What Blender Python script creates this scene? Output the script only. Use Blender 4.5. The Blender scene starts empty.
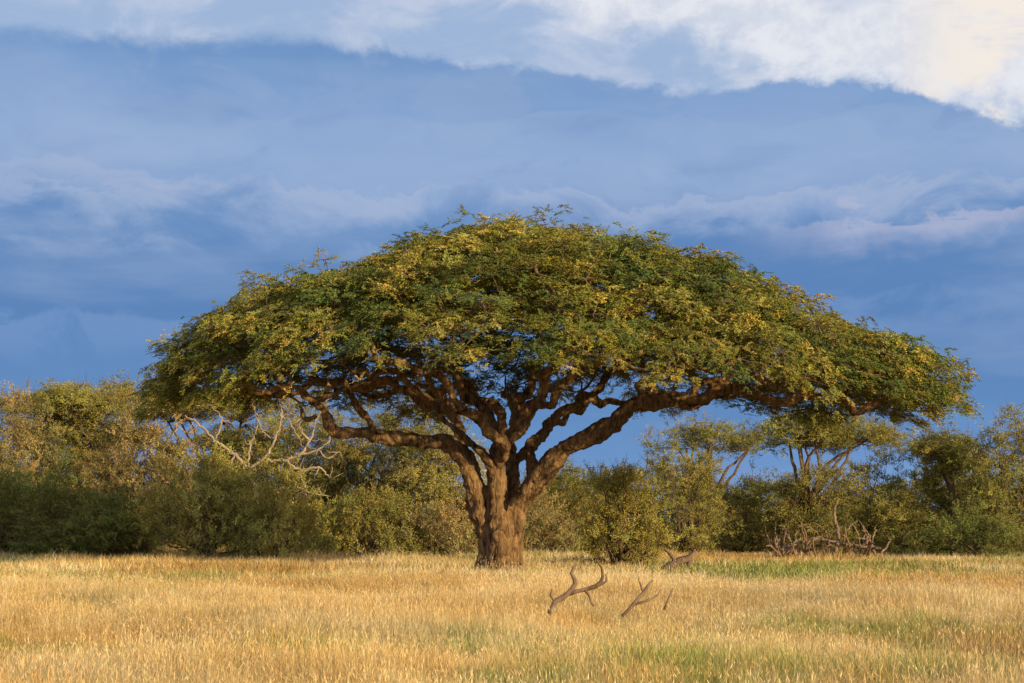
import bpy, math, random
import numpy as np
from mathutils import Vector
SEED=7
rng=np.random.default_rng(SEED); random.seed(SEED)
scene=bpy.context.scene
scene.view_settings.view_transform='Standard'
scene.view_settings.look='None'
scene.view_settings.exposure=0

def lin(r,g,b):
    f=lambda c:(c/255/12.92) if c/255<=0.04045 else ((c/255+0.055)/1.055)**2.4
    return (f(r),f(g),f(b),1.0)

# ------------------------------------------------------------ camera
CAMH=1.8; F=1800.0; TH=math.atan(180.5/F)
cd=bpy.data.cameras.new("camera"); cam=bpy.data.objects.new("camera",cd)
scene.collection.objects.link(cam); scene.camera=cam
cam.location=(0,0,CAMH); cam.rotation_euler=(math.pi/2+TH,0,0)
cd.sensor_width=36; cd.lens=F/1024*36; cd.clip_end=8000; cd.clip_start=0.1
def W(px,py,d):
    """survey helper: world position of a photographed point standing at distance d"""
    u=(341.5-py)/F; Y=math.cos(TH)-u*math.sin(TH); Z=math.sin(TH)+u*math.cos(TH)
    s=d/Y
    return np.array([(px-512)/F*s, d, CAMH+Z*s])

# ------------------------------------------------------------ helpers
def new_obj(name,mesh=None,parent=None):
    o=bpy.data.objects.new(name,mesh); scene.collection.objects.link(o)
    if parent: o.parent=parent
    return o
def mesh_np(name,verts,faces,mat=None,smooth=False,lc=None):
    me=bpy.data.meshes.new(name)
    verts=np.asarray(verts,dtype=np.float32)
    loops=[];starts=[];tot=[];c=0
    for f in faces:
        f=np.asarray(f,dtype=np.int32)
        if f.size==0: continue
        m,k=f.shape
        loops.append(f.ravel()); starts.append(c+np.arange(m)*k); tot.append(np.full(m,k)); c+=m*k
    loops=np.concatenate(loops); starts=np.concatenate(starts); tot=np.concatenate(tot)
    me.vertices.add(len(verts)); me.vertices.foreach_set('co',verts.ravel())
    me.loops.add(len(loops)); me.loops.foreach_set('vertex_index',loops.astype(np.int32))
    me.polygons.add(len(starts)); me.polygons.foreach_set('loop_start',starts.astype(np.int32))
    me.polygons.foreach_set('loop_total',tot.astype(np.int32))
    if smooth: me.polygons.foreach_set('use_smooth',np.ones(len(starts),dtype=bool))
    if lc is not None:
        a=me.attributes.new('lc','FLOAT_COLOR','POINT');c4=np.ones((len(verts),4),np.float32);c4[:,:3]=lc
        a.data.foreach_set('color',c4.ravel())
    me.update(calc_edges=True); me.validate()
    if mat: me.materials.append(mat)
    return me
def catmull(P,R,step):
    P=np.asarray(P,float);R=np.asarray(R,float)
    Q=np.vstack([2*P[0]-P[1],P,2*P[-1]-P[-2]])
    out=[];ro=[]
    for i in range(len(P)-1):
        p0,p1,p2,p3=Q[i],Q[i+1],Q[i+2],Q[i+3]
        n=max(2,int(np.linalg.norm(p2-p1)/step))
        for t in np.arange(n)/n:
            out.append(0.5*((2*p1)+(-p0+p2)*t+(2*p0-5*p1+4*p2-p3)*t*t+(-p0+3*p1-3*p2+p3)*t**3))
            ro.append(R[i]*(1-t)+R[i+1]*t)
    out.append(P[-1]);ro.append(R[-1])
    return np.array(out),np.array(ro)
class Tubes:
    def __init__(s): s.v=[];s.q=[];s.n=[];s.c=0
    def add(s,P,R,sides=6,rough=0.0,cap=True):
        P=np.asarray(P,float);R=np.asarray(R,float);n=len(P)
        T=np.gradient(P,axis=0);T/=np.linalg.norm(T,axis=1)[:,None]+1e-9
        a=np.array([0,0,1.0]) if abs(T[0][2])<0.9 else np.array([1.0,0,0])
        N=np.cross(T[0],a);N/=np.linalg.norm(N)
        ang=np.arange(sides)/sides*2*math.pi
        rings=[]
        for i in range(n):
            N=N-T[i]*np.dot(N,T[i]);N/=np.linalg.norm(N)+1e-9
            B=np.cross(T[i],N)
            r=R[i]*(1+rough*rng.uniform(-1,1,sides))
            rings.append(P[i]+np.outer(np.cos(ang)*r,N)+np.outer(np.sin(ang)*r,B))
        V=np.vstack(rings)
        i0=np.arange(n-1)[:,None]*sides;j=np.arange(sides)[None,:];j2=(j+1)%sides
        q=np.stack([i0+j,i0+j2,i0+sides+j2,i0+sides+j],-1).reshape(-1,4)+s.c
        s.v.append(V);s.q.append(q);c0=s.c;s.c+=len(V)
        if cap:
            s.v.append(np.array([P[0],P[-1]]))
            a0=s.c;a1=s.c+1;s.c+=2
            jj=np.arange(sides);k=(jj+1)%sides
            s.n.append(np.stack([c0+k,c0+jj,np.full(sides,a0)],-1))
            e=c0+(n-1)*sides
            s.n.append(np.stack([e+jj,e+k,np.full(sides,a1)],-1))
    def mesh(s,name,mat):
        f=[np.vstack(s.q)]
        if s.n: f.append(np.vstack(s.n))
        return mesh_np(name,np.vstack(s.v),f,mat,True)

def N(nt,t,**kw):
    n=nt.nodes.new(t)
    for k,v in kw.items(): setattr(n,k,v)
    return n
def setin(nt,sock,v):
    if isinstance(v,bpy.types.NodeSocket): nt.links.new(v,sock)
    else: sock.default_value=v
def math_(nt,op,a,b=0.0,c=0.0,clamp=False):
    n=N(nt,'ShaderNodeMath',operation=op,use_clamp=clamp)
    setin(nt,n.inputs[0],a);setin(nt,n.inputs[1],b)
    if op in('MULTIPLY_ADD',): setin(nt,n.inputs[2],c)
    return n.outputs[0]
def mixc(nt,f,a,b,bt='MIX'):
    n=N(nt,'ShaderNodeMix',data_type='RGBA',blend_type=bt)
    setin(nt,n.inputs[0],f)
    for i,v in((6,a),(7,b)):
        if not isinstance(v,bpy.types.NodeSocket) and len(v)==3: v=(*v,1)
        setin(nt,n.inputs[i],v)
    return n.outputs[2]
def sstep(nt,v,a,b):
    n=N(nt,'ShaderNodeMapRange',interpolation_type='SMOOTHSTEP')
    setin(nt,n.inputs[0],v)
    if a<b: n.inputs[1].default_value=a;n.inputs[2].default_value=b
    else:
        n.inputs[1].default_value=b;n.inputs[2].default_value=a;n.inputs[3].default_value=1;n.inputs[4].default_value=0
    return n.outputs[0]
def noise(nt,vec,scale,detail=6,rough=0.55,dist=0.0):
    n=N(nt,'ShaderNodeTexNoise');setin(nt,n.inputs['Vector'],vec)
    n.inputs['Scale'].default_value=scale;n.inputs['Detail'].default_value=detail
    n.inputs['Roughness'].default_value=rough;n.inputs['Distortion'].default_value=dist
    return n.outputs[0]
def ramp(nt,f,stops,interp='LINEAR'):
    n=N(nt,'ShaderNodeValToRGB');cr=n.color_ramp;cr.interpolation=interp
    cr.elements.remove(cr.elements[1])
    c4=lambda c:c if len(c)==4 else (*c,1)
    cr.elements[0].position=stops[0][0];cr.elements[0].color=c4(stops[0][1])
    for p,c in stops[1:]:
        e=cr.elements.new(p);e.color=c4(c)
    setin(nt,n.inputs[0],f);return n.outputs[0]
def mapping(nt,vec,scale,loc=(0,0,0)):
    n=N(nt,'ShaderNodeMapping');setin(nt,n.inputs[0],vec);n.inputs['Scale'].default_value=scale;n.inputs['Location'].default_value=loc
    return n.outputs[0]
def new_mat(name):
    m=bpy.data.materials.new(name);m.use_nodes=True;m.node_tree.nodes.clear()
    return m,m.node_tree

# ------------------------------------------------------------ materials
def leaf_mat(name):
    m,nt=new_mat(name)
    at=N(nt,'ShaderNodeAttribute',attribute_type='INSTANCER',attribute_name='col')
    lc=N(nt,'ShaderNodeAttribute',attribute_type='GEOMETRY',attribute_name='lc')
    c=mixc(nt,1.0,at.outputs['Color'],lc.outputs['Color'],'MULTIPLY')
    d=N(nt,'ShaderNodeBsdfDiffuse');nt.links.new(c,d.inputs[0])
    o=N(nt,'ShaderNodeOutputMaterial');nt.links.new(d.outputs[0],o.inputs[0])
    return m
def bark_mat(name,dark,light,zs=0.35,sc=5.0,bump=0.6,dist=0.08,lo=0.38,hi=0.72):
    m,nt=new_mat(name)
    geo=N(nt,'ShaderNodeNewGeometry')
    v=mapping(nt,geo.outputs['Position'],(1,1,zs))
    n1=noise(nt,v,sc,7,0.65,0.6);n2=noise(nt,geo.outputs['Position'],1.3,3)
    f=math_(nt,'ADD',math_(nt,'MULTIPLY',n1,0.8),math_(nt,'MULTIPLY',n2,0.35))
    c=ramp(nt,f,[(lo,dark),((lo+hi)/2,tuple(0.5*(a+b) for a,b in zip(dark,light))),(hi,light)])
    b=N(nt,'ShaderNodeBump');b.inputs['Strength'].default_value=bump;b.inputs['Distance'].default_value=dist
    nt.links.new(n1,b.inputs['Height'])
    p=N(nt,'ShaderNodeBsdfPrincipled');nt.links.new(c,p.inputs['Base Color']);p.inputs['Roughness'].default_value=0.9
    p.inputs['Specular IOR Level'].default_value=0.15
    nt.links.new(b.outputs[0],p.inputs['Normal'])
    o=N(nt,'ShaderNodeOutputMaterial');nt.links.new(p.outputs[0],o.inputs[0])
    return m
M_ACA=leaf_mat("acacia_leaf")
M_BUSH=leaf_mat("bush_leaf")
M_GRASS=leaf_mat("grass_blade")
M_BARK=bark_mat("acacia_bark",(0.05,0.026,0.014,1),(0.46,0.27,0.12,1),0.20,7.5,1.0,0.26,0.43,0.66)
M_TWIG=bark_mat("twig_bark",(0.07,0.042,0.026,1),(0.25,0.16,0.085,1),0.6,5,0.3,0.03)
M_DEAD=bark_mat("dead_wood",(0.20,0.14,0.09,1),(0.50,0.38,0.26,1),0.5,8,0.4,0.02)
M_LOG=bark_mat("weathered_log",(0.10,0.06,0.04,1),(0.34,0.225,0.14,1),0.5,8,0.4,0.02)
M_NEST=bark_mat("nest_straw",(0.25,0.15,0.06,1),(0.5,0.33,0.15,1),1,14,0.8,0.03)

m,nt=new_mat("savanna_ground");M_GROUND=m
geo=N(nt,'ShaderNodeNewGeometry')
a=noise(nt,geo.outputs['Position'],0.12,5);b=noise(nt,geo.outputs['Position'],6,6,0.7)
c=ramp(nt,a,[(0.38,(0.34,0.24,0.09)),(0.55,(0.38,0.27,0.11)),(0.68,(0.22,0.20,0.06))])
c=mixc(nt,0.45,c,ramp(nt,b,[(0.3,(0.3,0.27,0.22)),(0.7,(1,1,1))]),'MULTIPLY')
p=N(nt,'ShaderNodeBsdfPrincipled');nt.links.new(c,p.inputs['Base Color']);p.inputs['Roughness'].default_value=1
p.inputs['Specular IOR Level'].default_value=0
bp=N(nt,'ShaderNodeBump');bp.inputs['Distance'].default_value=0.1;nt.links.new(b,bp.inputs['Height']);nt.links.new(bp.outputs[0],p.inputs['Normal'])
o=N(nt,'ShaderNodeOutputMaterial');nt.links.new(p.outputs[0],o.inputs[0])

# ------------------------------------------------------------ world / sun
SUN_EL=math.radians(11);SUN_AZ=math.radians(48)   # azimuth measured from -Y toward +X
sd=np.array([math.sin(SUN_AZ)*math.cos(SUN_EL),-math.cos(SUN_AZ)*math.cos(SUN_EL),math.sin(SUN_EL)])
sl=bpy.data.lights.new("sun",'SUN');sun=new_obj("sun",sl)
sl.energy=5.0;sl.angle=math.radians(0.6);sl.color=(1.0,0.79,0.45)
sun.rotation_euler=Vector(sd).to_track_quat('Z','Y').to_euler()
sun.location=(40,-30,30)

world=bpy.data.worlds.new("World");scene.world=world;world.use_nodes=True
nt=world.node_tree;nt.nodes.clear()
tc=N(nt,'ShaderNodeTexCoord');sp=N(nt,'ShaderNodeSeparateXYZ');nt.links.new(tc.outputs['Generated'],sp.inputs[0])
X,Y,Z=sp.outputs
A=math_(nt,'MULTIPLY',math_(nt,'ARCTAN2',X,Y),1/0.277)
E=math_(nt,'MULTIPLY',math_(nt,'ARCSINE',Z),1/0.2874)
cb=N(nt,'ShaderNodeCombineXYZ');nt.links.new(A,cb.inputs[0]);nt.links.new(E,cb.inputs[1]);V=cb.outputs[0]
U=math_(nt,'MULTIPLY_ADD',A,0.5,0.5)
g=lambda v:(v,v,v,1)
n0=lambda n_,k:math_(nt,'MULTIPLY',math_(nt,'SUBTRACT',n_,0.5),k)
add=lambda *a_:a_[0] if len(a_)==1 else math_(nt,'ADD',a_[0],add(*a_[1:]))
mul=lambda a_,b_:math_(nt,'MULTIPLY',a_,b_)
B=ramp(nt,U,[(0,g(.895)),(.2,g(.90)),(.34,g(.905)),(.43,g(.88)),(.55,g(.865)),(.61,g(.845)),(.68,g(.815)),(.78,g(.84)),(.88,g(.82)),(.94,g(.775)),(1.0,g(.73))],'LINEAR')
nLo=noise(nt,mapping(nt,V,(0.7,1.5,1),(8,2,0)),2.1,4,0.55,0.4)
nMd=noise(nt,mapping(nt,V,(0.8,1.4,1),(2,9,0)),4.6,6,0.60,0.5)
nFi=noise(nt,mapping(nt,V,(1,1.25,1),(3,1,0)),13,5,0.62,0.2)
nSt=noise(nt,mapping(nt,V,(0.45,2.2,1),(5,4,0)),2.6,5,0.55,0.3)
dB=math_(nt,'SUBTRACT',add(E,n0(nMd,0.05),n0(nFi,0.05)),B)
edgeS=sstep(nt,dB,-0.008,0.012);edgeL=sstep(nt,dB,-0.012,0.030)
edge=math_(nt,'ADD',mul(edgeS,sstep(nt,A,-0.6,0.0)),mul(edgeL,sstep(nt,A,0.0,-0.6)))
eR=add(E,n0(nLo,0.24),n0(nMd,0.14))
low=ramp(nt,eR,[(0.0,lin(124,166,216)),(0.10,lin(106,149,204)),(0.22,lin(90,135,192)),(0.38,lin(84,127,184)),(0.50,lin(91,132,187)),
   (0.575,lin(108,145,196)),(0.64,lin(137,164,207)),(0.72,lin(145,171,212)),(0.80,lin(132,163,208)),(0.87,lin(115,152,201)),(0.94,lin(105,144,196)),(1.0,lin(118,154,202))])
low=mixc(nt,mul(sstep(nt,nSt,0.48,0.66),0.32),low,lin(154,175,211))
low=mixc(nt,mul(sstep(nt,nSt,0.46,0.30),0.36),low,lin(86,129,186))
low=mixc(nt,mul(sstep(nt,nMd,0.50,0.64),mul(sstep(nt,E,0.4,0.6),0.22)),low,lin(170,185,214))
low=mixc(nt,mul(sstep(nt,nMd,0.44,0.32),0.20),low,lin(92,131,186))
def rim(e0,shape_terms,fall,colr,strength,gate):
    d=math_(nt,'SUBTRACT',add(E,*shape_terms),e0)
    mk=mul(sstep(nt,d,0.006,-0.010),sstep(nt,d,-fall,0.0))
    return mul(mul(mk,strength),gate),colr
gateR=sstep(nt,A,0.40,0.75);gateL=sstep(nt,A,-0.50,-0.80)
gm=sstep(nt,nMd,0.36,0.52)
for args in [(0.64,[n0(nMd,0.30),n0(nFi,0.06)],0.12,lin(172,186,215),0.55,gm),
             (0.60,[n0(nSt,-0.34),n0(nFi,0.10)],0.10,lin(184,186,212),0.6,gateR),
             (0.645,[n0(nLo,0.20),n0(nFi,0.08)],0.07,lin(172,183,213),0.6,gateL),
             (0.76,[n0(nLo,-0.30),n0(nMd,0.12)],0.18,lin(152,176,212),0.42,gm),
             (0.42,[n0(nLo,-0.34),n0(nMd,0.16)],0.16,lin(120,153,202),0.5,gm)]:
    mk,cc=rim(*args);low=mixc(nt,mk,low,cc)
wv=add(mul(A,1.15),n0(nMd,0.9),n0(nFi,0.35),mul(math_(nt,'SUBTRACT',E,0.93),4.0))
wht=sstep(nt,wv,0.10,0.55)
lav=mixc(nt,sstep(nt,nMd,0.38,0.62),lin(158,182,217),lin(190,202,225))
whc=mixc(nt,sstep(nt,nFi,0.34,0.62),lin(212,218,232),lin(232,234,241))
up=mixc(nt,wht,lav,whc)
up=mixc(nt,mul(sstep(nt,nMd,0.40,0.54),sstep(nt,A,0.72,0.95)),up,lin(247,237,227))
up=mixc(nt,mul(sstep(nt,nLo,0.54,0.64),0.4),up,lin(174,190,218))
col=mixc(nt,edge,low,up)
bg2=N(nt,'ShaderNodeBackground');nt.links.new(col,bg2.inputs[0]);bg2.inputs[1].default_value=1.02
sky=N(nt,'ShaderNodeTexSky',sky_type='NISHITA');sky.sun_disc=False;sky.sun_elevation=SUN_EL;sky.sun_rotation=math.pi-SUN_AZ
bg1=N(nt,'ShaderNodeBackground');nt.links.new(sky.outputs[0],bg1.inputs[0]);bg1.inputs[1].default_value=0.10
mx=N(nt,'ShaderNodeMixShader');mx.inputs[0].default_value=0.94
nt.links.new(bg1.outputs[0],mx.inputs[1]);nt.links.new(bg2.outputs[0],mx.inputs[2])
wo=N(nt,'ShaderNodeOutputWorld');nt.links.new(mx.outputs[0],wo.inputs[0])
world.cycles.sampling_method='NONE'

# ------------------------------------------------------------ GN scatter
def scatter(name,pts,rots,scl,idx,cols,coll,parent=None):
    n=len(pts)
    me=bpy.data.meshes.new(name);me.vertices.add(n)
    me.vertices.foreach_set('co',np.asarray(pts,np.float32).ravel())
    def at(nm,ty,key,arr):
        a=me.attributes.new(nm,ty,'POINT');a.data.foreach_set(key,arr.ravel())
    at('rot','FLOAT_VECTOR','vector',np.asarray(rots,np.float32))
    at('scl','FLOAT_VECTOR','vector',np.asarray(scl,np.float32))
    at('idx','INT','value',np.asarray(idx,np.int32))
    c=np.ones((n,4),np.float32);c[:,:3]=cols
    at('col','FLOAT_COLOR','color',c)
    me.update()
    ob=new_obj(name,me,parent)
    ng=bpy.data.node_groups.new(name+"_scatter",'GeometryNodeTree')
    ng.interface.new_socket('Geometry',in_out='INPUT',socket_type='NodeSocketGeometry')
    ng.interface.new_socket('Geometry',in_out='OUTPUT',socket_type='NodeSocketGeometry')
    gi=ng.nodes.new('NodeGroupInput');go=ng.nodes.new('NodeGroupOutput')
    ci=ng.nodes.new('GeometryNodeCollectionInfo');ci.inputs['Collection'].default_value=coll
    ci.inputs['Separate Children'].default_value=True;ci.inputs['Reset Children'].default_value=True
    ip=ng.nodes.new('GeometryNodeInstanceOnPoints');ip.inputs['Pick Instance'].default_value=True
    def na(nm,ty):
        x=ng.nodes.new('GeometryNodeInputNamedAttribute');x.data_type=ty;x.inputs['Name'].default_value=nm;return x.outputs['Attribute']
    er=ng.nodes.new('FunctionNodeEulerToRotation')
    L=ng.links.new
    L(gi.outputs[0],ip.inputs['Points']);L(ci.outputs[0],ip.inputs['Instance'])
    L(na('idx','INT'),ip.inputs['Instance Index'])
    L(na('rot','FLOAT_VECTOR'),er.inputs[0]);L(er.outputs[0],ip.inputs['Rotation'])
    L(na('scl','FLOAT_VECTOR'),ip.inputs['Scale']);L(ip.outputs[0],go.inputs[0])
    md=ob.modifiers.new('scatter','NODES');md.node_group=ng
    return ob
def unit(v): return v/(np.linalg.norm(v,axis=-1,keepdims=True)+1e-9)
def leaves_mesh(name,C,D,Nn,Ls,Ws,Cl,mat):
    C=np.array(C);D=unit(np.array(D));Nn=unit(np.array(Nn));Ls=np.array(Ls)[:,None];Ws=np.array(Ws)[:,None]
    side=unit(np.cross(D,Nn))
    v=np.stack([C,C+D*Ls*.5+side*Ws*.5,C+D*Ls,C+D*Ls*.5-side*Ws*.5],1).reshape(-1,3)
    return mesh_np(name,v,[np.arange(len(v)).reshape(-1,4)],mat,False,np.repeat(np.array(Cl),4,axis=0))
def make_coll(name,meshes):
    c=bpy.data.collections.new(name)
    for i,me in enumerate(meshes):
        o=bpy.data.objects.new("%s_%02d"%(name,i),me);c.objects.link(o)
    return c
def acacia_pad(k,ns,loose=1.0):
    r=np.random.default_rng(100+k);C=[];D=[];Nn=[];Ls=[];Ws=[];Cl=[]
    lob=r.uniform(0,6.28,3)
    for i in range(ns):
        a=r.uniform(0,6.28);rr=math.sqrt(r.uniform())*(0.85+0.28*math.sin(3*a+lob[0])+0.18*math.sin(5*a+lob[1]))
        o=np.array([rr*math.cos(a),rr*math.sin(a),0.16*(1-rr*rr)+r.normal(0,0.13)*loose-0.08*rr])
        br=r.uniform(0.7,1.35);hue=np.array([1+r.normal(0,.10),1,1+r.normal(0,.15)])*br
        if r.uniform()<0.06: hue=np.array([1.9,1.5,1.5])
        yaw=a+r.normal(0,0.7)
        for t in range(r.integers(3,6)):
            az=yaw+r.uniform(-1.2,1.2)
            d=unit(np.array([math.cos(az),math.sin(az),r.uniform(-0.25,0.45)*loose]));Lt=r.uniform(0.22,0.48)*(1+.2*(loose-1))
            m_=max(4,int(Lt*34))
            s=np.repeat(np.linspace(0.1,1,m_),2)[:,None];sg=np.tile([1,-1],m_)[:,None]
            p=o+d*Lt*s+np.array([0,0,-0.10])*s*s
            sd_=np.cross(d,[0,0,1.0])[None,:]*sg;n_=2*m_
            C+=list(p);D+=list(sd_+d*0.6+r.normal(0,0.35,(n_,3)));Nn+=list(np.array([0,0,.5])+r.normal(0,0.8,(n_,3)))
            Ls+=list(r.uniform(0.05,0.095,n_));Ws+=list(r.uniform(0.022,0.036,n_));Cl+=list(hue*r.uniform(.85,1.15,(n_,1)))
    return leaves_mesh("acacia_pad",C,D,Nn,Ls,Ws,Cl,M_ACA)
ACA=make_coll("acacia_pads",[acacia_pad(k,44) for k in range(7)]+[acacia_pad(20+k,11,2.0) for k in range(4)])
def bush_pad(k,up,ns,leafy=1.0):
    r=np.random.default_rng(200+k);C=[];D=[];Nn=[];Ls=[];Ws=[];Cl=[]
    for i in range(ns):
        o=r.normal(0,0.42,3)*np.array([1,1,0.8]);br=r.uniform(.7,1.35)
        for t in range(6):
            d=unit(unit(o)*0.6+r.normal(0,.7,3)*np.array([1,1,0.7])+np.array([0,0,up]));Lt=r.uniform(0.2,0.5)
            for s in np.linspace(0.1,1,max(3,int(Lt*17*leafy))):
                for j in range(2):
                    C.append(o+d*Lt*s+r.normal(0,0.015,3));D.append(unit(r.normal(0,1,3)+d*0.8));Nn.append(unit(r.normal(0,1,3)))
                    Ls.append(r.uniform(0.06,0.12));Ws.append(r.uniform(0.032,0.052));Cl.append(np.array([br*(1+r.normal(0,.06)),br,br])*r.uniform(.85,1.15))
    return leaves_mesh("bush_pad",C,D,Nn,Ls,Ws,Cl,M_BUSH)
BUSH=make_coll("bush_pads",[bush_pad(k,1.3,16,.9) if k<4 else bush_pad(k,0.15,19) for k in range(8)])
def tile(k,n,h,wd,head,lean,green,hmin=.45):
    r=np.random.default_rng(300+k);V=[];Fq=[];Ft=[];Cl=[];c=0
    cl=[(r.uniform(-.45,.45,2),r.uniform(.6,1.15)) for _ in range(14)]
    for i in range(n):
        cc,hh=cl[r.integers(14)]
        if r.uniform()<.6: b=np.array([*(cc+r.normal(0,.07,2)),0])
        else:
            a=r.uniform(0,6.28);rr=.65*math.sqrt(r.uniform());b=np.array([rr*math.cos(a),rr*math.sin(a),0]);hh=1
        la=r.uniform(0,6.28);ln=r.uniform(0.05,1)*lean;H=h*hh*r.uniform(hmin,1.15)
        dv=np.array([math.cos(la),math.sin(la),0])*ln*H+np.array([.05,0,0])*H
        wa=r.uniform(0,3.14);w=np.array([math.cos(wa),math.sin(wa),0])*wd*0.5*r.uniform(0.6,1.3)
        p1=b+dv*0.3+[0,0,H*0.5];p2=b+dv+[0,0,H*(1-0.3*ln)]
        u=r.uniform()
        colr=np.array([1,1,1.]) if u<.42 else (np.array([1.10,1.15,1.36]) if u<.66 else (np.array([.80,.64,.48]) if u<.86 else np.array([.56,.72,.5])))
        colr=colr*r.uniform(.8,1.12)
        V+= [b-w,b+w,p1+w*0.8,p1-w*0.8,p2];Fq.append([c,c+1,c+2,c+3]);Ft.append([c+3,c+2,c+4]);c+=5
        Cl+=[colr]*5
        if r.uniform()<head:
            d=unit(p2-p1);q=p2-d*0.02;hl=r.uniform(0.04,0.11);ww=unit(w)*r.uniform(0.002,0.005)
            V+=[q,q+d*hl*0.4+ww,q+d*hl,q+d*hl*0.4-ww];Fq.append([c,c+1,c+2,c+3]);c+=4
            Cl+=[np.array([1.1,1.06,1.1])]*4
    return mesh_np("grass_tile",np.array(V),[np.array(Fq),np.array(Ft)],M_GRASS,False,np.array(Cl))
GRASS=make_coll("grass_tiles",[tile(0,460,0.42,0.0048,0.25,0.6,0),tile(1,420,0.50,0.0045,0.3,0.7,0),tile(2,460,0.44,0.0045,0.25,0.6,0),
                               tile(3,480,0.34,0.0052,0.1,0.9,0),tile(4,480,0.34,0.008,0.02,0.8,1),tile(5,440,0.40,0.007,0.04,0.7,1),
                               tile(6,170,0.44,0.013,0,0.6,0),tile(7,170,0.38,0.014,0,0.7,0),tile(8,190,0.36,0.015,0,0.7,1),
                               tile(9,46,0.74,0.004,1.0,0.45,0,.7)])

# ------------------------------------------------------------ ground
gx=np.concatenate([[-4000,-1500,-500,-200],np.linspace(-100,100,81),[200,500,1500,4000]])
gy=np.concatenate([[-300,-60],np.linspace(0,160,81),[220,400,900,2000,6000]])
def gz(x,y):
    near=np.clip(1-np.hypot(x,y-60)/120,0,1)
    return near*0.10*(np.sin(x*0.21+1)*np.sin(y*0.17)+0.5*np.sin(x*0.47+y*0.31))
GX,GY=np.meshgrid(gx,gy);GV=np.stack([GX,GY,gz(GX,GY)],-1).reshape(-1,3)
nx=len(gx);ii=np.arange(len(gy)-1)[:,None]*nx;jj=np.arange(nx-1)[None,:]
gf=np.stack([ii+jj,ii+jj+1,ii+nx+jj+1,ii+nx+jj],-1).reshape(-1,4)
new_obj("ground",mesh_np("ground",GV,[gf],M_GROUND,True))

# ------------------------------------------------------------ grass field
def snoise(x,y,s,sd_):
    r=np.random.default_rng(sd_);o=0
    for k in range(7):
        a=r.uniform(0,6.28);f=s*r.uniform(0.6,2.4);o=o+np.sin((x*math.cos(a)+y*math.sin(a))*f+r.uniform(0,6.28))
    return o/3.0
def grass_zone(y0,y1,dens,hw):
    n=int((y1-y0)*(2*(0.30*(y0+y1)/2+hw))*dens)
    yy=rng.uniform(y0,y1,int(n*1.6));wmax=0.30*y1+hw
    keep=rng.uniform(0,1,len(yy))<(0.30*yy+hw)/wmax;yy=yy[keep][:n]
    xx=rng.uniform(-1,1,len(yy))*(0.30*yy+hw)
    return xx,yy
parts=[grass_zone(14,26,4.0,4),grass_zone(26,42,2.8,5),grass_zone(42,66,1.7,6),grass_zone(66,100,0.9,8)]
gxs=np.concatenate([p[0] for p in parts]);gys=np.concatenate([p[1] for p in parts])
n=len(gxs)
green=0.42*snoise(gxs*0.30,gys,0.40,1)+0.02
green+=1.25*np.exp(-((gys-22.0)/3.0)**2)*(0.60+0.8*snoise(gxs*0.6,gys,0.55,5))
green+=1.05*np.exp(-((gys-57)/9)**2)*np.clip((gxs-4)/3,0,1)*(0.65+0.5*snoise(gxs,gys,0.45,8))
green+=0.9*np.exp(-((gys-29)/3.5)**2)*np.clip((gxs+1)/3,0,1)*(0.7+0.6*snoise(gxs,gys,0.5,12))
green-=0.4*np.exp(-((gys-42)/6)**2)
green=np.clip(green+rng.normal(0,0.10,n),0,1)
isg=rng.uniform(0,1,n)<green*1.0
far=gys>48
idx=np.where(isg,np.where(far,8,rng.choice([4,5],n)),np.where(far,rng.choice([6,7],n),rng.choice([0,1,2,3],n)))
straw=np.array([0.67,0.475,0.20]);pale=np.array([0.74,0.575,0.30]);oran=np.array([0.60,0.37,0.135]);grn=np.array([0.31,0.335,0.09])
tt=(0.5+0.5*snoise(gxs*0.5,gys,0.5,17)+rng.normal(0,.25,n))[:,None]
cl=np.where(tt<0.3,oran,np.where(tt<0.7,straw,pale))
cl=np.where(isg[:,None],grn*rng.uniform(0.8,1.25,(n,1)),cl*(1-0.6*green[:,None])+grn*0.6*green[:,None])
patch=1+0.16*snoise(gxs*0.4,gys,0.6,9);cl=cl*patch[:,None]
sxy=np.where(far,1.8,np.clip(gys/38,0.9,1.3))[:,None]*rng.uniform(0.85,1.2,(n,1))
hz=(rng.uniform(0.7,1.15,n)*(1+0.30*snoise(gxs,gys,0.8,3))*np.where(isg,1.0,1-0.4*green))[:,None]
scl=np.hstack([sxy,sxy,np.clip(hz,.40,1.45)])
sx,sy=grass_zone(14,58,0.5,4);ks=(snoise(sx,sy,0.6,31)+rng.normal(0,.3,len(sx)))>0.1;sx=sx[ks];sy=sy[ks];m2=len(sx)
gxs=np.concatenate([gxs,sx]);gys=np.concatenate([gys,sy]);idx=np.concatenate([idx,np.full(m2,9)])
cl=np.vstack([cl,pale*rng.uniform(.85,1.1,(m2,1))]);s2=rng.uniform(.9,1.3,(m2,1));scl=np.vstack([scl,np.hstack([s2,s2,rng.uniform(.7,1.0,(m2,1))])])
n=len(gxs)
rots=np.stack([rng.normal(0,0.05,n),rng.normal(0,0.05,n),rng.uniform(0,6.28,n)],1)
scatter("grass",np.stack([gxs,gys,gz(gxs,gys)],1),rots,scl,idx,cl,GRASS)

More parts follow.
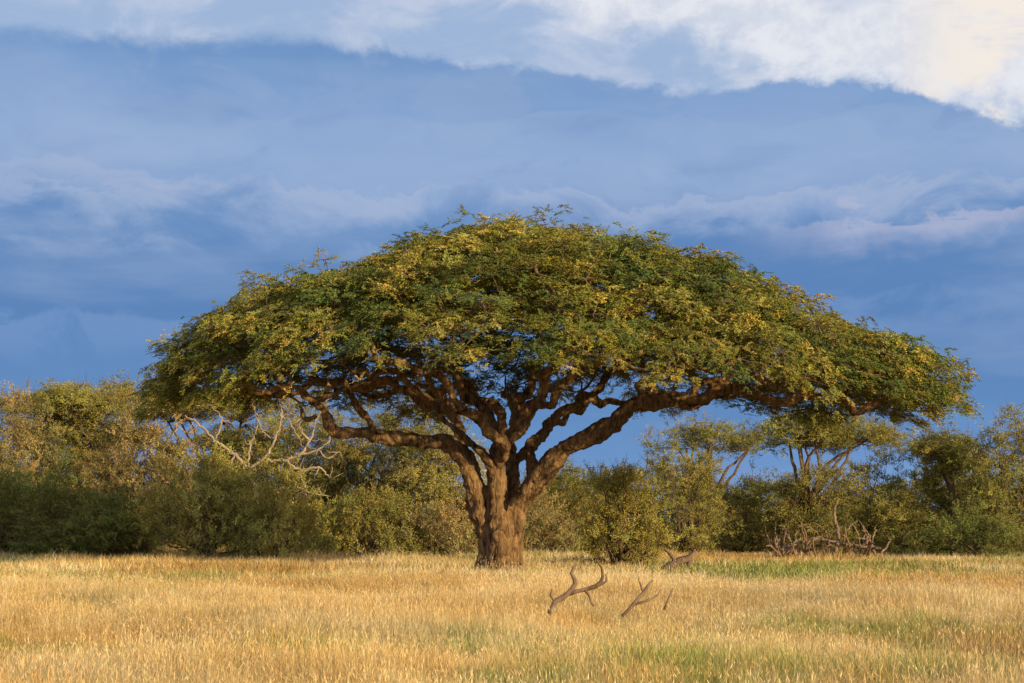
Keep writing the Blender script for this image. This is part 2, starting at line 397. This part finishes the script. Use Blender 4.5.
# ------------------------------------------------------------ the big acacia
D0=60.0
tree=new_obj("umbrella_acacia_tree");tree.empty_display_size=1
def limb(pts,main):
    k=0.90 if main else 0.76
    P=[W(px,py,D0+dy) for px,py,dy,r in pts];R=[(r if py>470 else r*k)/30.0 for px,py,dy,r in pts]
    return P,R
LIMBS=[
 [(486,584,-.3,15),(488,560,-.2,11.5),(487,535,-.1,11),(480,508,0,11),(473,482,-.2,11.5),(466,460,-.4,11),(450,445,-.6,9),(415,439,-1,8),(380,438,-1.6,7.5),(350,433,-2,7),(327,424,-2.2,6),(322,408,-2.4,4.5),(300,396,-2.6,4),(262,390,-3,3)],
 [(502,586,-.6,16),(501,560,-.5,13),(499,530,-.4,12),(498,500,-.3,10.5),(497,470,-.4,9.5),(500,446,-.6,9),(515,425,-.8,8),(535,405,-1.2,7.5),(548,380,-1.6,6.5),(560,355,-2,5),(575,325,-2.4,3)],
 [(517,584,0,16),(512,560,.1,12),(512,530,.1,11.5),(520,503,0,11.5),(536,482,-.1,11.5),(557,458,-.3,11),(585,437,-.7,10.5),(618,418,-1.1,10),(650,403,-1.4,9),(690,396,-1.6,8),(735,393,-1.8,7),(785,396,-1.8,6),(830,402,-1.6,5.2),(862,406,-1.4,4.6),(882,400,-1.2,4),(905,384,-1,3),(930,376,-.8,2)],
 [(503,582,.7,14),(504,545,.8,12),(508,505,1.0,10),(512,470,1.4,9),(508,440,2.2,7.5),(492,410,3.4,6.5),(470,385,4.6,5.5),(445,360,5.6,4)],
 [(468,462,-.4,9),(458,434,-.2,8),(440,408,.3,7.5),(415,393,1,7),(375,384,1.6,6.5),(335,382,2.2,5.5),(300,388,2.6,5),(270,392,3,4),(235,385,3.2,3)],
 [(497,470,-.4,8),(505,442,-1.4,8.5),(484,428,-2,7.5),(462,413,-2.6,6.5),(447,404,-3,5.5),(440,385,-3.6,4.5),(425,368,-4.2,3)],
 [(500,450,-.2,7.5),(488,415,.4,7),(470,392,.8,6.5),(448,376,1.2,6),(415,372,1.6,5),(380,378,2,4),(350,372,2.4,3)],
 [(440,408,.3,5.5),(420,385,.2,5),(385,376,-.3,4.5),(350,385,-.6,4),(322,398,-.8,3.5),(300,402,-1,3)],
 [(322,410,-2.4,4),(305,418,-2.4,3),(300,405,-2.4,2.5),(288,396,-2.4,2)],
 [(380,438,-1.6,5),(365,418,-2,4.5),(358,400,-2.4,4),(350,388,-2.8,3)],
 [(534,482,-.1,8),(532,450,.6,8),(545,428,1.2,7.5),(570,408,1.8,7),(597,388,2.4,6.5),(612,372,3,5),(640,358,3.6,4)],
 [(515,425,-.8,7),(520,395,.4,6.5),(535,370,1.2,6),(545,345,1.8,5),(540,310,2,3)],
 [(650,403,-1.4,6.5),(645,385,-1,5.5),(655,370,-.4,5),(690,366,.2,4),(730,370,.6,3)],
 [(690,396,-1.6,5.5),(712,382,-2,5),(745,378,-2.4,4.2),(790,385,-2.8,3.5),(830,380,-3,2.5)],
 [(735,393,-1.8,5),(768,380,-1,4.2),(810,382,-.4,3.5),(850,385,0,3)],
 [(570,408,1.8,6),(600,404,3,5.5),(640,398,4.2,5),(690,402,5.2,4),(740,398,6,3)],
 [(535,405,-1.2,6.5),(560,388,-2.4,6),(585,368,-3.6,5),(605,345,-4.8,4),(620,325,-5.6,3)],
 [(484,428,-2,6),(462,402,-3.4,5.5),(430,378,-4.6,5),(395,358,-5.6,4),(360,345,-6.2,3)],
 [(512,470,1.4,7),(535,440,3,6.5),(560,420,4.6,6),(575,405,6.2,5),(590,395,7.5,3.5)],
 [(508,440,2.2,5),(520,415,4,4.5),(515,402,5.8,4),(505,392,7.4,3)],
 [(470,385,4.6,5),(430,388,5.4,4.5),(385,392,6,4),(340,390,6.4,3)],
 [(494,476,-.5,6),(484,456,-.9,5.5),(468,440,-1.2,5),(452,424,-1.4,4.5),(440,416,-1.5,4)],
 [(510,508,-.6,5),(524,492,-.9,4),(532,482,-1.0,2.5)],
]
tb=Tubes();nodes=[]
for li,L in enumerate(LIMBS):
    P,R=limb(L,li<4)
    P2,R2=catmull(P,R,0.22)
    k=np.clip((P2[:,2]-3)/3,0,1)[:,None]
    ph=rng.uniform(0,6.28,6);s=np.arange(len(P2))*0.22
    P2=P2+k*np.stack([0.14*np.sin(s*1.9+ph[0])+.10*np.sin(s*4.3+ph[3]),0.14*np.sin(s*1.5+ph[1]),0.14*np.sin(s*2.3+ph[2])+.09*np.sin(s*5+ph[4])],1)
    R2=R2*(1+0.12*np.sin(s*3.1+ph[5]))
    tb.add(P2,np.maximum(R2,0.055),14,0.08)
    if L[-1][1]<412:
        for p in P2[int(len(P2)*0.45)::2]: nodes.append((p,-1))
lm=tb.mesh("trunk_and_limbs",M_BARK)
lo=new_obj("trunk_and_limbs",lm,tree)
r=lo.modifiers.new("fuse",'REMESH');r.mode='VOXEL';r.voxel_size=0.038;r.use_smooth_shade=True
tx=bpy.data.textures.new("bark_lumps",'CLOUDS');tx.noise_scale=0.26;tx.noise_depth=4
dm=lo.modifiers.new("lumps",'DISPLACE');dm.texture=tx;dm.texture_coords='GLOBAL';dm.strength=0.20;dm.mid_level=0.56

OUT=[(132,368),(150,350),(190,318),(240,280),(290,258),(330,248),(380,235),(430,223),(480,212),(510,206),(540,206),(580,211),(640,225),(700,249),(760,278),(810,297),(850,311),(905,339),(945,353),(980,370)]
ox=[];oz=[]
for px,py in OUT:
    w=W(px,py,D0);ox.append(w[0]);oz.append(w[2])
ox=np.array(ox);oz=np.array(oz)
xl,xr=ox[0]+1.1,ox[-1]-1.2;cx=(xl+xr)/2;ax=(xr-xl)/2
def rimz(x): return np.interp(x,[xl,-6,0,6,xr],[6.8,6.75,7.1,6.9,6.45])
RY=8.3
def crown_top(x,v):
    f=np.interp(x,ox,oz)-1.0
    rz=rimz(x);f=np.maximum(f,rz+0.1)
    return rz+(f-rz)*np.clip(1-np.abs(v)**2.3,0,1)**0.62
cl_=[]
def try_add(p,rx,kind,md):
    for q in cl_:
        if (p[0]-q[0][0])**2+(p[1]-q[0][1])**2+(2.0*(p[2]-q[0][2]))**2<md*md: return False
    cl_.append((p,rx,kind));return True
for _ in range(10000):
    x=xl+(xr-xl)*rng.uniform();s=math.sqrt(max(0,1-((x-cx)/ax)**2))
    if rng.uniform()>s+0.12: continue
    v=rng.uniform(-1,1);y=D0+RY*s**0.9*v
    z=crown_top(x,v)+0.30*snoise(np.array([x]),np.array([y]),0.65,21)[0]
    z-=1.1*rng.uniform()**2
    try_add(np.array([x,y,z]),rng.uniform(0.65,1.25),0,1.12)
n_out=len(cl_)
for _ in range(2200):
    x=xl+0.8+(xr-xl-1.6)*rng.uniform();s=math.sqrt(max(0,1-((x-cx)/ax)**2))
    if rng.uniform()>s+0.1: continue
    v=rng.uniform(-1,1);y=D0+RY*s*v
    lift=1.7 if v<0 else 0.7
    zt=crown_top(x,v);zb=rimz(x)+lift*(1-max(abs(v),abs((x-cx)/ax))**2)
    if zt-zb<0.6: continue
    z=zb+(zt-zb-0.5)*rng.uniform()**1.4
    try_add(np.array([x,y,z]),rng.uniform(0.6,1.05),1,1.45)
for _ in range(170):
    x=xl-0.3+(xr-xl+0.6)*rng.uniform();s=math.sqrt(max(0,1-((x-cx)/(ax+.4))**2))
    v=rng.uniform(-1,1)**1;y=D0+RY*1.04*s*v
    z=crown_top(x,min(1,abs(v)))+rng.uniform(-0.2,0.45)
    if rng.uniform()<0.3: z=rimz(x)+rng.uniform(-.5,.1);y=D0+RY*1.02*s*(1 if v>0 else -1)
    cl_.append((np.array([x,y,z]),rng.uniform(0.55,0.95),2))
print("clusters",n_out,len(cl_))
order=sorted(range(len(cl_)),key=lambda i:(cl_[i][2]==2,math.hypot(cl_[i][0][0]+0.4,cl_[i][0][1]-D0)))
NP=[p for p,_ in nodes];NO=[-1]*len(NP);paths=[]
arr=np.array(NP)
for i in order:
    c=cl_[i][0]
    d=arr-c;dist=np.linalg.norm(d,axis=1)+0.5*np.maximum(0,d[:,2])+0.25*np.maximum(0,np.hypot(arr[:,0]+0.4,arr[:,1]-D0)-math.hypot(c[0]+0.4,c[1]-D0))
    k=int(np.argmin(dist));a=arr[k];Ld=np.linalg.norm(c-a)
    m1=a+(c-a)*0.35+rng.normal(0,0.07*Ld,3)+np.array([0,0,-0.05*Ld]);m2=a+(c-a)*0.7+rng.normal(0,0.06*Ld,3)
    paths.append([np.array([a,m1,m2,c]),NO[k],1]);pid=len(paths)-1
    pp,_=catmull(paths[-1][0],[1,1,1,1],0.5)
    arr=np.vstack([arr,pp[2:]]);NO+= [pid]*len(pp[2:])
for i in range(len(paths)-1,-1,-1):
    if paths[i][1]>=0: paths[paths[i][1]][2]+=paths[i][2]
tw=Tubes()
for P,par,cnt in paths:
    r0=min(0.075,0.014+0.012*math.sqrt(cnt));PP,RR=catmull(P,[r0,r0*.85,r0*.65,0.014],0.3)
    PP[1:-1]+=rng.normal(0,0.03,PP[1:-1].shape)
    tw.add(PP,RR,6,0.05,False)
SP=[];SR=[];SS=[];SC=[];SI=[]
for p,rx,kind in cl_:
    out=np.array([(p[0]-cx)/ax,(p[1]-D0)/RY]);ro=min(1,np.hypot(*out));yaw=math.atan2(out[1],out[0])
    g_=rng.uniform(0.82,1.22);warm=rng.uniform()
    base=np.array([0.225,0.215,0.046])*g_
    if warm>0.58: base=np.array([0.315,0.275,0.062])*g_
    if warm<0.25: base=np.array([0.135,0.160,0.042])*g_
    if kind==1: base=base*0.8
    tilt=0.42*ro**2
    SP.append(p);SR.append([rng.normal(0,.14),tilt+rng.normal(0,.16),yaw])
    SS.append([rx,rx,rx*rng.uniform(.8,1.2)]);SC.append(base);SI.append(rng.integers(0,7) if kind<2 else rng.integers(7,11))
    for k in range(6 if kind<2 else 3):
        a=rng.uniform(0,6.28);q=np.array([math.cos(a),math.sin(a),0])*rx*rng.uniform(.4,.95)
        q[2]=-tilt*(q[0]*math.cos(yaw)+q[1]*math.sin(yaw))
        tw.add(np.array([p,p+q*0.5+rng.normal(0,.06,3),p+q]),[0.016,0.011,0.006],4,0,False)
new_obj("branchlets",tw.mesh("branchlets",M_TWIG),tree)
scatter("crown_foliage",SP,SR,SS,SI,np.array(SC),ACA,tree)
nb=Tubes()
NEST=[(328,388,-3),(447,384,-4),(843,388,-2),(955,397,-1),(690,364,-5.5),(668,352,-6),(512,356,-5),(735,350,-5.5),(870,385,-1.5),(905,378,-1),(420,378,-4.5),(280,378,-4),(245,372,-3),(760,378,-4),(640,352,-6),(462,352,-5.5),(550,356,-5),(800,380,-3),(925,387,-1)]
for px,py,dy in NEST:
    c=W(px,py,D0+dy);s=rng.uniform(0.09,0.15)
    nb.add(np.array([c+[0,0,s*4],c+[0,0,s*1.5],c+[0.02,0,s*.7],c,c-[0.03,0,s*.8],c-[0.05,0,s*1.3]]),[0.012,0.03,s*.8,s,s*.7,s*.3],10,0.2)
new_obj("weaver_nests",nb.mesh("weaver_nests",M_NEST),tree)

# ------------------------------------------------------------ bushes and background trees
COL={'olive':(0.26,0.225,0.058),'bright':(0.35,0.30,0.076),'green':(0.19,0.20,0.052),'dark':(0.115,0.145,0.05),'brown':(0.31,0.235,0.088),'yel':(0.30,0.27,0.065)}
def bush(name,px,top,d,wpx,colr,shape='round',dens=1.0):
    sc=F/d;x0=(px-512)/sc;zt=W(px,top,d)[2];w=wpx/sc/2;g0=float(gz(np.array(x0),np.array(float(d))))
    par=new_obj(name);tb=Tubes();cen=[]
    n=int((26+w*w*5.0*(zt/6.0))*dens) if shape!='flat' else int((20+w*w*4.2)*dens)
    n=min(n,190)
    trunks=[np.array([x0+rng.normal(0,0.12*w),d+rng.normal(0,0.1*w),g0]) for _ in range(3 if shape!='flat' else 1)]
    ns_=9;sub=[(rng.uniform(0,6.28),rng.uniform(.35,.95),rng.uniform(.55,.97)) for _ in range(ns_)]
    forks=[]
    for i in range(n):
        a=rng.uniform(0,6.28);rr=math.sqrt(rng.uniform());si=0
        if shape=='flat':
            si=i%ns_;ta,tr,th=sub[si]
            tr=tr*0.66;hh=(0.98-0.22*tr) if i%3 else th*0.85
            cxx=x0+w*(tr*math.cos(ta)+0.40*rr*math.cos(a));cyy=d+w*.8*(tr*math.sin(ta)+0.40*rr*math.sin(a))
            z=zt*hh-0.45-0.6*rr*rr+rng.normal(0,.15)
            c=np.array([cxx,cyy,g0+max(.5,z)])
        else:
            hmax=math.sqrt(max(0.02,1-rr**2.6))
            z=zt*(0.10+0.88*hmax*(1-rng.uniform()**2.0*0.95))-0.35
            z*=1+0.10*math.sin(a*3+px)+0.07*math.sin(a*5+px*2)
            c=np.array([x0+w*0.9*rr*math.cos(a),d+w*0.8*rr*math.sin(a),g0+max(0.35,z)])
        cen.append((c,si))
    P_=[];R_=[];S_=[];C_=[]
    base=np.array(COL[colr])
    if shape=='flat':
        t=trunks[0];fk=t+np.array([rng.normal(0,.3),rng.normal(0,.3),zt*0.28])
        PP,RR=catmull([t,(t+fk)/2+rng.normal(0,.08,3),fk],[0.2,0.16,0.14],0.4);tb.add(PP,RR,8,0.08,False)
        for ta,tr,th in sub:
            e=np.array([x0+w*tr*.66*math.cos(ta),d+w*.8*tr*.66*math.sin(ta),g0+zt*.72])
            mid=(fk+e)/2+rng.normal(0,.25,3)+np.array([0,0,.2])
            PP,RR=catmull([fk,mid,e],[0.12,0.085,0.05],0.4);PP[1:-1]+=rng.normal(0,.04,PP[1:-1].shape);tb.add(PP,RR,6,0.06,False)
            forks.append(e)
    for c,si in cen:
        if shape=='flat':
            t=forks[si] if c[2]>forks[si][2]-1.2 else fk
            L=np.linalg.norm(c-t);PP,RR=catmull([t,(t+c)/2+rng.normal(0,.08*L,3),c],[0.035,0.025,0.01],0.4)
        else:
            t=trunks[rng.integers(len(trunks))];L=np.linalg.norm(c-t)
            fork=t+np.array([(c[0]-t[0])*0.25,(c[1]-t[1])*0.25,(c[2]-t[2])*0.45])
            PP,RR=catmull([t,fork+rng.normal(0,.05*L,3),t+(c-t)*0.75+rng.normal(0,.05*L,3),c],[0.03+0.006*L,0.02+0.004*L,0.02,0.008],0.5)
        tb.add(PP,RR,5,0.05,False)
        for _ in range(4):
            dd=unit(rng.normal(0,1,3)+[0,0,1.0])*rng.uniform(0.5,1.2)
            tb.add(np.array([c,c+dd*.5+rng.normal(0,.04,3),c+dd]),[0.016,0.010,0.004],4,0,False)
        rx=rng.uniform(0.65,1.1)*(1.0 if w>2.2 else 0.8)
        P_.append(c);R_.append([rng.normal(0,.3),rng.normal(0,.3),rng.uniform(0,6.28)])
        S_.append([rx,rx,rx*(0.6 if shape=='flat' else (1.15 if shape=='feather' else .9))])
        C_.append(base*rng.uniform(0.75,1.3)*np.array([rng.uniform(.88,1.12),1,1]))
    new_obj("stems",tb.mesh("stems",M_TWIG),par)
    ii=rng.integers(0,4,len(P_)) if shape=='feather' else rng.integers(3,8,len(P_))
    scatter("foliage",P_,R_,S_,ii,np.array(C_),BUSH,par)
B_=[
 ("thorn_bush",10,392,93,130,'brown','feather',.9),("flat_top_acacia",118,366,101,250,'yel','flat',1.3),
 ("thorn_bush",40,458,87,150,'green','round',.9),("thorn_bush",138,406,92,140,'brown','feather',1),
 ("flat_top_acacia",215,372,104,170,'yel','flat',1.2),("thorn_bush",120,490,85,120,'green','round',.9),
 ("thorn_bush",205,455,84,130,'bright','feather',1.1),("thorn_bush",275,474,83,120,'bright','feather',1.1),
 ("thorn_bush",295,394,103,160,'bright','round',1.0),("thorn_bush",385,400,99,160,'olive','round',1),
 ("thorn_bush",372,482,86,110,'olive','feather',1),("thorn_bush",440,420,95,130,'bright','round',.9),
 ("thorn_bush",440,504,86,110,'brown','feather',.8),("thorn_bush",65,408,100,160,'olive','round',1),
 ("thorn_bush",535,490,90,90,'brown','feather',.7),("thorn_bush",560,460,97,110,'olive','round',.9),
 ("thorn_bush",622,464,72,80,'bright','feather',1.6),("thorn_bush",600,476,100,90,'bright','round',.9),
 ("thorn_bush",690,444,88,86,'bright','round',1.0),("thorn_bush",655,436,108,60,'brown','feather',.3),
 ("flat_top_acacia",712,408,103,130,'yel','flat',.8),("flat_top_acacia",812,396,93,195,'yel','flat',.85),
 ("thorn_bush",745,480,95,110,'olive','round',1.0),("thorn_bush",870,460,97,100,'bright','round',.9),
 ("thorn_bush",812,486,91,100,'olive','round',.9),("flat_top_acacia",952,420,96,125,'yel','flat',1.0),
 ("thorn_bush",950,445,99,100,'olive','round',.9),("thorn_bush",1008,416,92,110,'yel','round',.9),("thorn_bush",905,496,94,90,'bright','round',.9),
 ("thorn_bush",975,503,88,120,'green','round',.9),
 ("thorn_bush",1090,450,92,140,'olive','round',.8),("thorn_bush",-90,410,95,160,'brown','feather',.8),("flat_top_acacia",-240,400,100,220,'yel','flat',.8),("thorn_bush",1220,440,96,180,'green','round',.8),
]
for nm,px,top,d,w,c_,sh,dn in B_: bush(nm,px,top,d,w,c_,sh,dn)
P_=[];C_=[]
for x in np.arange(-75,75,1.2):
    for k in range(2):
        y=118+7*k+rng.uniform(-2,2);H=3.5+0.7*math.sin(x*.23)+0.5*math.sin(x*.61+2)+rng.normal(0,.4)
        b_=np.array(COL['olive'])*rng.uniform(.6,1.2)
        for j in range(4):
            P_.append([x+rng.normal(0,.6),y+rng.normal(0,.6),H*(j+.6)/4]);C_.append(b_*rng.uniform(.8,1.2))
n=len(P_)
scatter("distant_treeline",P_,rng.uniform(0,6.28,(n,3))*[.1,.1,1],np.repeat(rng.uniform(1.2,1.8,(n,1)),3,1),rng.integers(0,8,n),np.array(C_),BUSH)

# ------------------------------------------------------------ dead wood
def dead(name,lst,d,mat,rs=1.0,jit=0.02):
    t=Tubes()
    for L in lst:
        P=[W(p[0],p[1],d+(p[3] if len(p)>3 else 0)) for p in L];R=[p[2]*d/F*rs for p in L]
        PP,RR=catmull(P,R,0.12)
        PP[1:-1]+=rng.normal(0,jit,PP[1:-1].shape)
        t.add(PP,RR,8,0.12)
    return new_obj(name,t.mesh(name,mat))
DT=[
 [(262,545,3),(256,500,3),(248,470,2.6),(235,455,2.2),(215,440,1.7),(200,425,1.4),(185,415,.8)],
 [(248,470,2.0),(262,462,1.8),(285,460,1.8),(300,455,1.6),(318,450,1.2),(330,440,.7)],
 [(285,460,1.8),(300,470,1.7),(318,468,1.4),(330,478,.8)],
 [(300,455,1.6),(310,440,1.3),(316,420,1),(325,404,.6)],
 [(262,462,1.8),(275,440,1.5),(282,415,1.2),(280,400,.7)],
 [(282,415,1),(292,425,.9),(300,440,.6)],
 [(235,455,1.6),(225,470,1.3),(205,470,.8)],
 [(215,440,1.3),(222,420,1),(210,405,.6)],
 [(200,425,1.1),(188,432,.9),(176,425,.6)],
 [(300,470,1.4),(306,490,1.2),(322,495,.7)],
 [(256,500,1.6),(275,490,1.4),(300,488,1.1),(310,500,.6)],
 [(318,450,1),(326,458,.8),(340,452,.5)],[(310,440,1),(300,428,.8),(303,418,.5)],[(275,440,1),(262,430,.8),(255,412,.5)],
 [(248,470,1.4),(250,445,1.1),(258,425,.7)]]
extra=[]
for L in DT[1:]:
    for q in L[1:]:
        for _ in range(2):
            a=rng.uniform(0,6.28);l=rng.uniform(8,20)
            extra.append([(q[0],q[1],.7),(q[0]+math.cos(a)*l*.5+rng.normal(0,2),q[1]+math.sin(a)*l*.5,.45,rng.uniform(-.3,.3)),(q[0]+math.cos(a)*l,q[1]+math.sin(a)*l-2,.2,rng.uniform(-.6,.6))])
dead("dead_tree",DT+extra,85.5,M_DEAD,0.8,0.03)
FB=[
 [(549,614,3.4),(556,602,3.4),(568,594,3.4),(575,584,3),(572,573,2.4),(577,563,1.2)],
 [(568,594,2.8),(585,590,2.6),(597,586,2.8),(603,577,2.3),(601,568,1.6),(597,561,.8)],
 [(556,602,2.2),(551,596,1.6),(552,589,.9)],
 [(597,586,2),(606,582,1.4),(606,574,.8)],
 [(585,590,2),(590,598,1.6),(594,606,1.6)]]
dead("fallen_branch",FB,30.5,M_LOG,0.8,0.008)
dead("fallen_branch",[[(622,616,2),(634,604,2.4),(644,592,2.2),(653,580,1)],[(644,592,1.5),(640,584,1.1),(639,576,.5)],[(634,604,2),(650,600,1.4),(661,590,.7)],[(664,610,1.6),(670,596,1.2),(673,588,.5)]],31.5,M_LOG,.8,0.008)
dead("fallen_log",[[(662,570,3.6),(676,562,4.2),(690,557,3.2),(697,552,1.8)],[(676,562,2.6),(671,556,2),(665,550,.8)],[(688,566,2.6),(692,558,2.2),(695,549,.9)]],58,M_LOG,1.0,0.03)
pile=[]
for k in range(46):
    bx=rng.uniform(770,880);tx_=bx+rng.uniform(-24,24);ty=rng.uniform(518,550)
    pile.append([(bx,556,1.1),((bx+tx_)/2+rng.uniform(-6,6),(556+ty)/2-6,.8,rng.uniform(-1,1)),(tx_,ty,.3,rng.uniform(-1.5,1.5))])
pile.append([(835,556,2.4),(838,535,2.2),(834,515,1.6),(838,500,.9)])
pile.append([(800,550,1.6),(815,540,2),(850,545,1.6),(880,548,1)])
dead("brushwood_pile",pile,83,M_LOG,1.0)
print("done")
